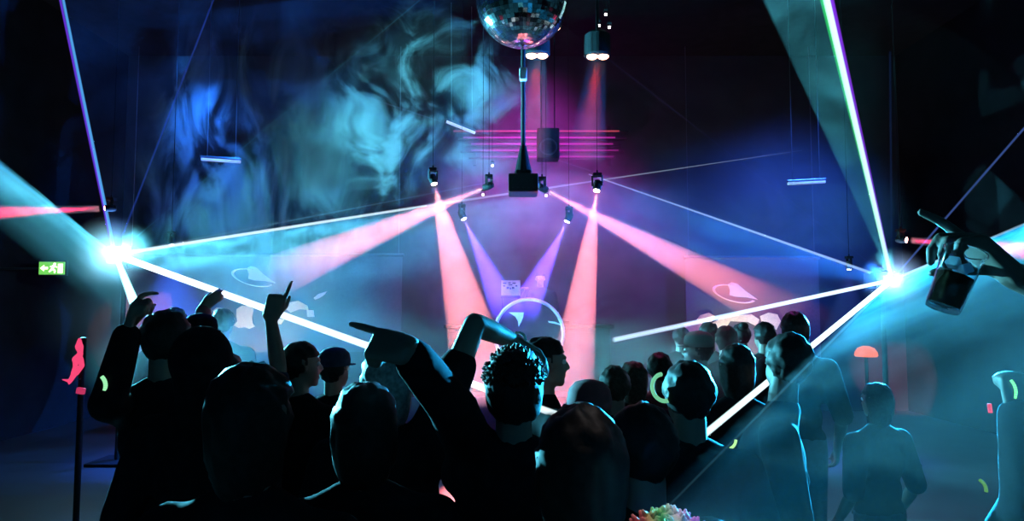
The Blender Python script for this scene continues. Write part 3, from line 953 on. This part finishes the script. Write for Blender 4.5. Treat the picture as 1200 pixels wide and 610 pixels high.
# ------------------------------------------------------------------ the cup
cq = Quaternion((0, 1, 0), R2(24))
c0 = at(1104, 362, 1.36)
ax = cq @ Z
bm = bmesh.new()
prof_o = [(.001, 0), (.0300, 0), (.0315, .004), (.038, .122), (.0405, .124), (.0405, .128), (.0375, .128), (.0365, .122), (.0300, .007), (.001, .007)]
bm_lathe(bm, prof_o, 36)
gl = mat('clear_plastic', (.9, .95, 1), .06, var=.02, trans=1.0)
gl.node_tree.nodes['Principled BSDF'].inputs['IOR'].default_value = 1.12
cup = empty('plastic_cup', c0, 'clear plastic cup of drink held tilted in the dark hand', 'cup')
cup.rotation_mode = 'QUATERNION'
cup.rotation_quaternion = cq
from_bm('cup_wall', bm, gl, cup, True)
bm = bmesh.new()
bm_lathe(bm, [(.001, .008), (.0290, .008), (.0330, .072), (.001, .072)], 32)
from_bm('drink', bm, mat('dark_drink', (.05, .03, .015), .1, var=.2), cup, True)
for k, (x, y, z) in enumerate(((.012, .01, .09), (-.016, -.006, .094), (.002, -.018, .088), (-.004, .018, .101))):
    bm = bmesh.new()
    bm_box(bm, (x, y, z), (.02, .02, .02), Quaternion((1, .5 * k, .3), .6 + k), .003)
    from_bm('ice_cube', bm, mat('ice', (.75, .85, .95), .15, var=.1), cup)

# ------------------------------------------------------------------ mirror ball
mb = at(612, 1, 5.2)
Rb = .362
root = empty('mirror_ball', mb, 'mirror ball hanging from the ceiling over the crowd, teal and violet glints', 'mirror ball')
bm = bmesh.new()
bmesh.ops.create_uvsphere(bm, u_segments=56, v_segments=34, radius=Rb)
rr = random.Random(3)
for f in bm.faces:
    f.smooth = False
bmesh.ops.split_edges(bm, edges=bm.edges)
for f in list(bm.faces):
    c = f.calc_center_median()
    qd = Quaternion(V3((rr.uniform(-1, 1), rr.uniform(-1, 1), rr.uniform(-1, 1))).normalized(), rr.uniform(-.07, .07))
    for v in f.verts:
        v.co = c + qd @ (v.co - c) * .95
mir = mat('mirror_tiles', (.8, .82, .85), .09, 1.0, var=.06, scale=20)
from_bm('mirror_tile', bm, mir, root)
bm = bmesh.new()
bm_ball(bm, (0, 0, 0), Rb * .985, 40, 24)
from_bm('core', bm, MAT['black'], root, True)
bm = bmesh.new()
bm_tube(bm, (0, 0, Rb * .97), (0, 0, Rb + .06), .06, .05)
bm_tube(bm, (0, 0, Rb + .05), (0, 0, RZ - mb.z), .012)
bm_box(bm, (0, 0, RZ - mb.z - .06), (.16, .16, .12), bevel=.01)
from_bm('hanger', bm, MAT['black'], root)
lamp('ball_light', 'SPOT', (-2.6, 3.4, 4.9), 220, (.05, .7, .6), mb, .06, R2(22), .5)
lamp('ball_light', 'SPOT', (2.4, 4.0, 5.0), 320, (.2, .2, 1), mb, .06, R2(22), .5)
lamp('ball_light', 'SPOT', (.6, 7.4, 2.0), 160, (1, .12, .12), mb, .06, R2(16), .5)

# ------------------------------------------------------------------ ceiling pole with projector box
pt, pb = at(613, 66, 6.6), at(612, 190, 6.6)
root = empty('video_projector', (pt.x, 6.6, pb.z - .1), 'dark projector box hanging on a long pole below the mirror ball', 'projector')
bm = bmesh.new()
bm_tube(bm, (0, 0, .08), (0, 0, RZ - root.location.z), .022)
bm_tube(bm, (0, 0, RZ - root.location.z - .05), (0, 0, RZ - root.location.z), .1, .12)
from_bm('pole', bm, MAT['black'], root, True)
bm = bmesh.new()
bm_tube(bm, (0, 0, .0), (0, 0, .26), .085, .03)
bm_box(bm, (0, 0, -.01), (.14, .16, .04))
from_bm('bracket', bm, MAT['black'], root)
bm = bmesh.new()
bm_box(bm, (0.0, .05, -.12), (.29, .36, .18), bevel=.02)
for k in range(5):
    bm_box(bm, (-.1 + k * .05, -.132, -.12), (.02, .01, .1))
from_bm('housing', bm, MAT['plastic'], root)
bm = bmesh.new()
bm_box(bm, (0, -.05, at(614, 89, 6.6).z - root.location.z), (.07, .07, .12), bevel=.01)
from_bm('pole_highlight', bm, MAT['white'], root)  # white block standing in for a highlight on the pole

# ------------------------------------------------------------------ hanging glowing bars
def hung_bar(px, py, w, d, ang, label, es, group=None):
    c = at(px, py, d)
    root = empty('glow_bar', c, label, 'tube light', group)
    q = Quaternion((0, 1, 0), R2(ang))
    L = w / FOC * d
    bm = bmesh.new()
    bm_box(bm, (0, 0, .035), (L, .05, .03), q, .006)
    for k in (-1, 1):
        bm_tube(bm, q @ V3((k * L * .35, 0, .04)), q @ V3((k * L * .35, 0, 0)) + V3((0, 0, RZ - c.z)), .005, seg=6)
    from_bm('rail', bm, MAT['steel'], root)
    bm = bmesh.new()
    bm_tube(bm, q @ V3((-L * .48, 0, 0)), q @ V3((L * .48, 0, 0)), .022)
    from_bm('tube', bm, mat('bar_glow', (.5, .5, .5), emit=(.6, .75, 1), es=es), root, True)


hung_bar(259, 188, 48, 9.4, 4, 'dim hanging glowing bar above the long faint diagonal ray', .35)
hung_bar(945, 214, 46, 9.6, -3, 'dim hanging glowing bar beyond the pale blue ray', .22)
hung_bar(540, 149, 38, 10.0, 22, 'tilted bar glowing with laser light beside the magenta slats', .85)  # laser ray catching a hanging thing, put in as the bar's own glow

# ------------------------------------------------------------------ magenta slats high on the far wall
c = at(635, 170, 12.0)
root = empty('slatted_panel', c, 'slatted panel with glowing magenta edges high on the far wall', 'wall panel')
for k in range(5):
    bm = bmesh.new()
    w = (3.1, 3.0, 2.8, 2.9, 2.6)[k]
    bm_box(bm, (0, 0, .24 - k * .115), (w, .1, .045), bevel=.008)
    o = from_bm('slat', bm, MAT['plastic'], root)
    bm = bmesh.new()
    bm_box(bm, (-.1 + .05 * k, -.055, .24 - k * .115), (w * (.9 if k else .95), .012, .028), bevel=.003)
    from_bm('glow_strip', bm, mat('strip_glow', (.1, .02, .08), emit=(1, .12, .12) if k == 0 else (.75, .03, .5), es=(.35, .42, .32, .22, .12)[k]), o)  # self-glowing strip along the front of each slat
bm = bmesh.new()
for x in (-1.2, 0, 1.2):
    bm_box(bm, (x, .06, 0), (.06, .06, .7))
from_bm('frame', bm, MAT['black'], root)
c = at(642, 170, 9.8)
root = empty('hanging_speaker', c, 'black loudspeaker hanging in front of the magenta slats', 'loudspeaker')
bm = bmesh.new()
bm_box(bm, (0, 0, 0), (.32, .3, .44), bevel=.02)
from_bm('cabinet', bm, MAT['black'], root)
bm = bmesh.new()
bm_lathe(bm, [(.001, 0), (.1, 0), (.12, .012), (.125, .0), (.125, -.02), (.001, -.02)], 28, Matrix.Translation((0, -.15, -.06)) @ Matrix.Rotation(math.pi / 2, 4, 'X'))
from_bm('cone', bm, MAT['shoe'], root, True)
bm = bmesh.new()
for x in (-.1, .1):
    bm_tube(bm, (x, 0, .2), (x, 0, RZ - c.z), .008, seg=8)
from_bm('bracket', bm, MAT['black'], root)

# ------------------------------------------------------------------ booth, disc, DJ, laptop
root = empty('dj_booth', (at(620, 390, 10).x, 10.35, .6), 'dark DJ booth with a round disc on its front', 'DJ booth')
bm = bmesh.new()
bm_box(bm, (0, 0, .46), (2.4, .55, .92), bevel=.02)
for k in range(5):
    bm_box(bm, (-.96 + k * .48, -.28, .46), (.42, .012, .8), bevel=.003)
from_bm('cabinet', bm, MAT['plastic'], root)
bm = bmesh.new()
bm_box(bm, (0, 0, .945), (2.5, .65, .05), bevel=.01)
from_bm('counter', bm, MAT['black'], root)
dc = at(620, 391, 9.95)
cz = dc.z - .6
bm = bmesh.new()
bm_tube(bm, (dc.x - root.location.x, -.36, cz), (dc.x - root.location.x, -.335, cz), .5, .5, 56)
from_bm('disc', bm, mat('disc_face', (.07, .03, .04), .6), root)
bm = bmesh.new()
torus(bm, (dc.x - root.location.x, -.36, cz), Quaternion((1, 0, 0), math.pi / 2), .5, .026, 60, 10)
from_bm('disc_rim', bm, mat('rim_white', (.85, .75, .75), .4), root, True)
bm = bmesh.new()
k = 10 / 800
bm_prism(bm, [((x - 620) * k, (391 - y) * k) for x, y in ((596, 366), (614, 366), (613, 372), (608, 383), (607, 376), (604, 371))], .014, Matrix.Translation((dc.x - root.location.x, -.37, cz)))
from_bm('emblem', bm, MAT['white'], root)
bm = bmesh.new()
bm_prism(bm, [((x - 620) * k, (391 - y) * k) for x, y in ((642, 376), (650, 377), (658, 380), (661, 384), (656, 381), (649, 379), (643, 378))], .014, Matrix.Translation((dc.x - root.location.x, -.37, cz)))
from_bm('emblem_stroke', bm, MAT['white'], root)
bm = bmesh.new()
bm_box(bm, (.12, -.02, 1.0), (.34, .34, .07), bevel=.01)
bm_box(bm, (.46, -.02, 1.0), (.3, .34, .06), bevel=.01)
bm_box(bm, (-.74, -.02, 1.0), (.3, .34, .06), bevel=.01)
for x in (.46, -.74):
    bm_tube(bm, (x, -.02, 1.03), (x, -.02, 1.05), .12, .12, 32)
mx = from_bm('mixer', bm, MAT['shoe'], root)
lc = at(598.5, 337, 10.15)
root = empty('laptop', (lc.x, 10.3, 1.57), 'open laptop with a patterned pinkish lid on a stand at the booth', 'laptop')
bm = bmesh.new()
bm_box(bm, (0, 0, lc.z - 1.57 - .14), (.30, .22, .016), bevel=.004)
for x in (-.12, .12):
    bm_tube(bm, (x, 0, 0), (x, 0, lc.z - 1.57 - .14), .01, seg=8)
bm_box(bm, (0, 0, .01), (.28, .2, .012))
from_bm('stand', bm, MAT['black'], root)
bm = bmesh.new()
bm_box(bm, (0, -.1, lc.z - 1.57), (.285, .012, .23), Quaternion((1, 0, 0), R2(-10)), .004)
lid = from_bm('lid', bm, mat('lid_cream', (.75, .55, .5), .5), root)
bm = bmesh.new()
for x, z, w, h in ((-.09, .07, .05, .018), (-.02, .075, .04, .014), (.05, .07, .05, .018), (-.1, .03, .03, .02), (-.045, .0, .035, .03), (.035, .0, .035, .03), (.085, .03, .03, .02), (-.005, -.01, .02, .03), (-.09, -.06, .04, .016), (-.035, -.07, .03, .014), (.02, -.065, .035, .016), (.075, -.06, .03, .018), (-.005, .045, .06, .014)):
    bm_box(bm, (x, -.107 - z * .17, lc.z - 1.57 + z), (w, .006, h), Quaternion((1, 0, 0), R2(-10)), .002)
from_bm('lid_motif', bm, mat('motif_dark', (.06, .02, .03), .6), lid)
person(633, 326, 10.95, 'person behind the booth reaching one hand to the laptop', hair='short', yaw=180, base_z=.6, voxel=.010, skin='skinp', top='shirtn', sleeve=.5,
       arms={'r': dict(wrist=at(618, 338, 10.62), hint=(-.6, .3, -1), d=(-.5, -.4, .1), n=(0, 0, -1), t=(.5, -1, 0), curl=(.2, .25, .3, .3))})

# ------------------------------------------------------------------ banners with ringed emblem and cream lettering
def banner(x0p, x1p, ytp, ybp, ex, ey, letters, label):
    d = 11.75
    tl, br = at(x0p, ytp, d), at(x1p, ybp, d)
    cx, cz = (tl.x + br.x) / 2, (tl.z + br.z) / 2
    root = empty('hanging_banner', (cx, d, cz), label, 'banner')
    bm = bmesh.new()
    bm_box(bm, (0, 0, 0), (br.x - tl.x, .02, tl.z - br.z))
    bm_tube(bm, (tl.x - cx - .03, 0, tl.z - cz + .02), (br.x - cx + .03, 0, tl.z - cz + .02), .03)
    for sx in (tl.x - cx + .06, br.x - cx - .06):
        bm_tube(bm, (sx, 0, tl.z - cz + .02), (sx, 0, RZ - cz), .006, seg=6)
    from_bm('cloth', bm, MAT['cloth'], root)
    L = lambda px, py: (at(px, py, d).x - cx, at(px, py, d).z - cz)
    bm = bmesh.new()
    e = V3((L(ex, ey)[0], -.02, L(ex, ey)[1]))
    q = Quaternion((0, 1, 0), R2(14)) @ Quaternion((1, 0, 0), math.pi / 2)
    torus(bm, e, q, .36, .026, 48, 8, R2(250), R2(95), .36)
    from_bm('emblem_ring', bm, MAT['white'], root, True)
    bm = bmesh.new()
    bm_prism(bm, [(-.17, .16), (-.10, .20), (.0, .17), (.12, .06), (.34, -.10), (.14, -.06), (-.04, -.05), (-.14, -.02), (-.13, .06)], .02, Matrix.Translation(e + V3((.06, 0, .0))))
    from_bm('emblem_body', bm, MAT['white'], root)
    for pts, col in letters:
        bm = bmesh.new()
        bm_prism(bm, [L(*p) for p in pts], .02, Matrix.Translation((0, -.03, 0)))
        from_bm('letter', bm, MAT[col], root)


banner(150, 470, 300, 412, 297, 325, [
    (((278, 362), (284, 358), (292, 358), (298, 362), (296, 372), (297, 379), (300, 382), (293, 385), (288, 383), (281, 384), (275, 381), (279, 376), (278, 369)), 'cream'),
    (((250, 364), (255, 360), (262, 361), (263, 366), (257, 367), (252, 366)), 'cream'),
    (((336, 355), (350, 352), (361, 358), (362, 363), (352, 362), (341, 366), (336, 362)), 'cream'),
    (((360, 363), (368, 363), (369, 371), (361, 371)), 'white'),
    (((368, 349), (374, 344), (384, 341), (381, 345), (375, 349), (370, 351)), 'white'),
    (((318, 372), (334, 374), (330, 380), (318, 378)), 'cream')],
    'wide banner with a ringed emblem and cream lettering behind the raised finger')
banner(803, 962, 303, 420, 860, 344, [
    (((801, 380), (815, 376), (820, 369), (830, 366), (837, 370), (832, 378), (824, 384), (814, 400), (806, 395)), 'cream'),
    (((834, 378), (845, 372), (862, 369), (880, 368), (889, 374), (886, 382), (876, 377), (855, 376), (850, 384), (846, 400), (840, 396)), 'cream'),
    (((890, 370), (900, 366), (910, 368), (914, 376), (909, 386), (900, 384), (892, 378)), 'cream')],
    'banner with a ringed emblem and cream lettering above the far heads')
lamp('banner_light', 'SPOT', (at(300, 345, 11.2).x, 11.2, .5), 130, (1, .8, .6), at(300, 345, 11.8), .05, R2(95), .5)
lamp('banner_light', 'SPOT', (at(866, 345, 11.2).x, 11.2, .5), 170, (1, .8, .65), at(866, 345, 11.8), .05, R2(80), .5)

# ------------------------------------------------------------------ exit sign on its bracket
c = at(61, 314, 9.2)
root = empty('exit_sign', c, 'small lit green exit sign with running figure by the far corner', 'sign')
w, h = .345, .17
bm = bmesh.new()
bm_box(bm, (0, .03, 0), (w + .03, .05, h + .03), bevel=.008)
bm_tube(bm, (-w / 2, .03, 0), (-RX - c.x, .03, 0), .014)
from_bm('housing', bm, MAT['plastic'], root)
bm = bmesh.new()
bm_box(bm, (0, 0, 0), (w, .02, h), bevel=.004)
from_bm('lit_face', bm, mat('exit_green', (.05, .3, .05), emit=(.22, .75, .12), es=.7), root)
mw = mat('exit_white', (.8, .8, .6), emit=(1, 1, .6), es=2.2)
bm = bmesh.new()
y = -.012
fx = .03
bm_ball(bm, (fx + .012, y, .055), .016, 12, 8)
bm_tube(bm, (fx, y, .035), (fx - .02, y, -.01), .016, .014, 8)
bm_tube(bm, (fx, y, .03), (fx + .045, y, .012), .009, .007, 8)
bm_tube(bm, (fx - .004, y, .03), (fx - .045, y, .02), .009, .007, 8)
bm_tube(bm, (fx - .02, y, -.01), (fx + .02, y, -.035), .012, .01, 8)
bm_tube(bm, (fx + .02, y, -.035), (fx + .012, y, -.065), .01, .008, 8)
bm_tube(bm, (fx - .02, y, -.01), (fx - .06, y, -.05), .012, .009, 8)
from_bm('running_figure', bm, mw, root, True)
bm = bmesh.new()
bm_box(bm, (.12, y, -.005), (.06, .01, .125))
from_bm('door_pictogram', bm, mw, root)
bm = bmesh.new()
bm_prism(bm, [(-.15, 0), (-.10, .04), (-.10, .015), (-.05, .015), (-.05, -.015), (-.10, -.015), (-.10, -.04)], .012, Matrix.Translation((0, y, 0)))
from_bm('arrow', bm, mw, root)

# ------------------------------------------------------------------ pink glowing figure shape by the wall
d = 4.6
c = at(90, 425, d)
root = empty('pink_glow_shape', c, 'wavy hot pink glowing shape like a bent figure in the dark by the wall', 'neon light')
k = d / FOC
pink_glow = GL('glow_pink', (1, .07, .2), .85)
F = Flesh()
Q = lambda x, y: V3(((x - 90) * k, 0, (425 - y) * k))
F.bone(Q(92, 398), .012, Q(92, 406), .024)
F.bone(Q(92, 406), .026, Q(94, 414), .014)
F.bone(Q(94, 414), .016, Q(90, 421), .030)
F.bone(Q(95, 420), .014, Q(96, 428), .017)
F.bone(Q(89, 422), .020, Q(88, 429), .013)
F.bone(Q(96, 428), .017, Q(90, 437), .016)
F.bone(Q(88, 429), .012, Q(86, 437), .014)
F.bone(Q(88, 437), .02, Q(83, 446), .014)
F.bone(Q(83, 446), .012, Q(74, 444), .005)
F.bone(Q(83, 446), .012, Q(82, 449), .007)
o = F.build('upper_piece', pink_glow, root, .006, 2)
bm = bmesh.new()
bm_box(bm, (Q(96, 457).x, 0, Q(96, 457).z), (.05, .03, .042), Quaternion((0, 1, 0), .15), .006)
from_bm('lower_piece', bm, GL('glow_dim', (.9, .06, .2), .5), root)
bm = bmesh.new()
bm_tube(bm, (0, .06, Q(90, 396).z), (0, .06, .02 - c.z), .02)
bm_box(bm, (0, .06, .02 - c.z), (.36, .36, .04), bevel=.01)
for yy in (402, 424, 444, 457):
    p = Q(92 if yy < 457 else 96, yy)
    bm_tube(bm, (p.x * .6, .01, p.z), (0, .06, p.z), .006, seg=8)
from_bm('stand', bm, MAT['black'], root)

# ------------------------------------------------------------------ orange ball light beyond the teal sheet
c = at(1015, 416, 6.2)
root = empty('paper_lantern', c, 'small orange-red dome lantern glowing through the broad teal sheet', 'lantern')
bm = bmesh.new()
bm_lathe(bm, [(.001, .085), (.03, .083), (.07, .065), (.093, .03), (.098, .0), (.09, -.012), (.001, -.012)], 28)
from_bm('lamp_shade', bm, GL('lantern_glow', (1, .2, .1), .9), root, True)
bm = bmesh.new()
bm_tube(bm, (0, 0, -.01), (0, 0, .03 - c.z), .015)
bm_tube(bm, (0, 0, .0 - c.z), (0, 0, .03 - c.z), .16, .15)
from_bm('stand', bm, MAT['black'], root, True)

# ------------------------------------------------------------------ small lamps
for px, py, d, lab, col in ((566, 228, 8.3, 'tiny white lamp dot under the lamp of the beam to the raised finger', (1, .8, .75)), (640, 229, 8.3, 'tiny white lamp dot under the lamp of the beam to the ringed emblem', (1, .8, .75)),
                            (577, 194, 9.0, 'tiny white lamp dot alone beside the projector box', (.8, .85, 1))):
    moving_head(at(px, py, d), at(px, py + 60, d - 3), lab, col, 12, .16, name='pin_lamp')
for px, py, lab in ((710, 17, 'tiny white ceiling lamp, topmost of three above a red downlight'), (702, 30, 'tiny white ceiling lamp, lower and nearer the mirror ball of three'), (714, 32, 'tiny white ceiling lamp, lower and farther from the mirror ball of three')):
    moving_head(at(px, py, 9.0), at(px, py + 120, 3), lab, (1, .9, .8), 14, .2, name='pin_lamp')
cloud(at(735, 425, 4.7), (1.25, .6, .42), .5, 'dim magenta haze among the heads under the far white ray', lo=.2, hi=.75, base=.5, fade=(1.25, .6, .42))
cloud(at(350, 425, 5.0), (1.7, .6, .5), .5, 'dim blue haze among the heads under the thick white ray', lo=.2, hi=.75, base=.5, fade=(1.7, .6, .5))
lamp('added_spot', 'SPOT', (1.2, 7.2, 5.6), 420, (.7, .04, .3), at(735, 425, 4.7), .05, R2(26), .7)  # added spot, tints the haze among the heads magenta
lamp('added_spot', 'SPOT', (-2.2, 7.4, 5.6), 600, (.01, .06, .7), at(350, 425, 5.0), .05, R2(34), .7)  # added spot, tints the haze under the thick ray blue
lamp('added_spot', 'SPOT', (3.0, 7.4, 4.6), 260, (.6, .05, .6), at(931, 385, 4.5), .05, R2(11), .6)  # added spot, gives one far person a purple cast
lamp('added_spot', 'SPOT', (.9, 8.0, 3.7), 600, (.75, .6, 1), at(633, 332, 10.9), .03, R2(9), .5)  # added spot, brightens the DJ's face
lamp('added_spot', 'SPOT', (.1, 2.6, 5.4), 260, (1, .9, .9), at(782, 612, 1.02), .03, R2(5), .4)  # added spot, brings out the dyed tuft
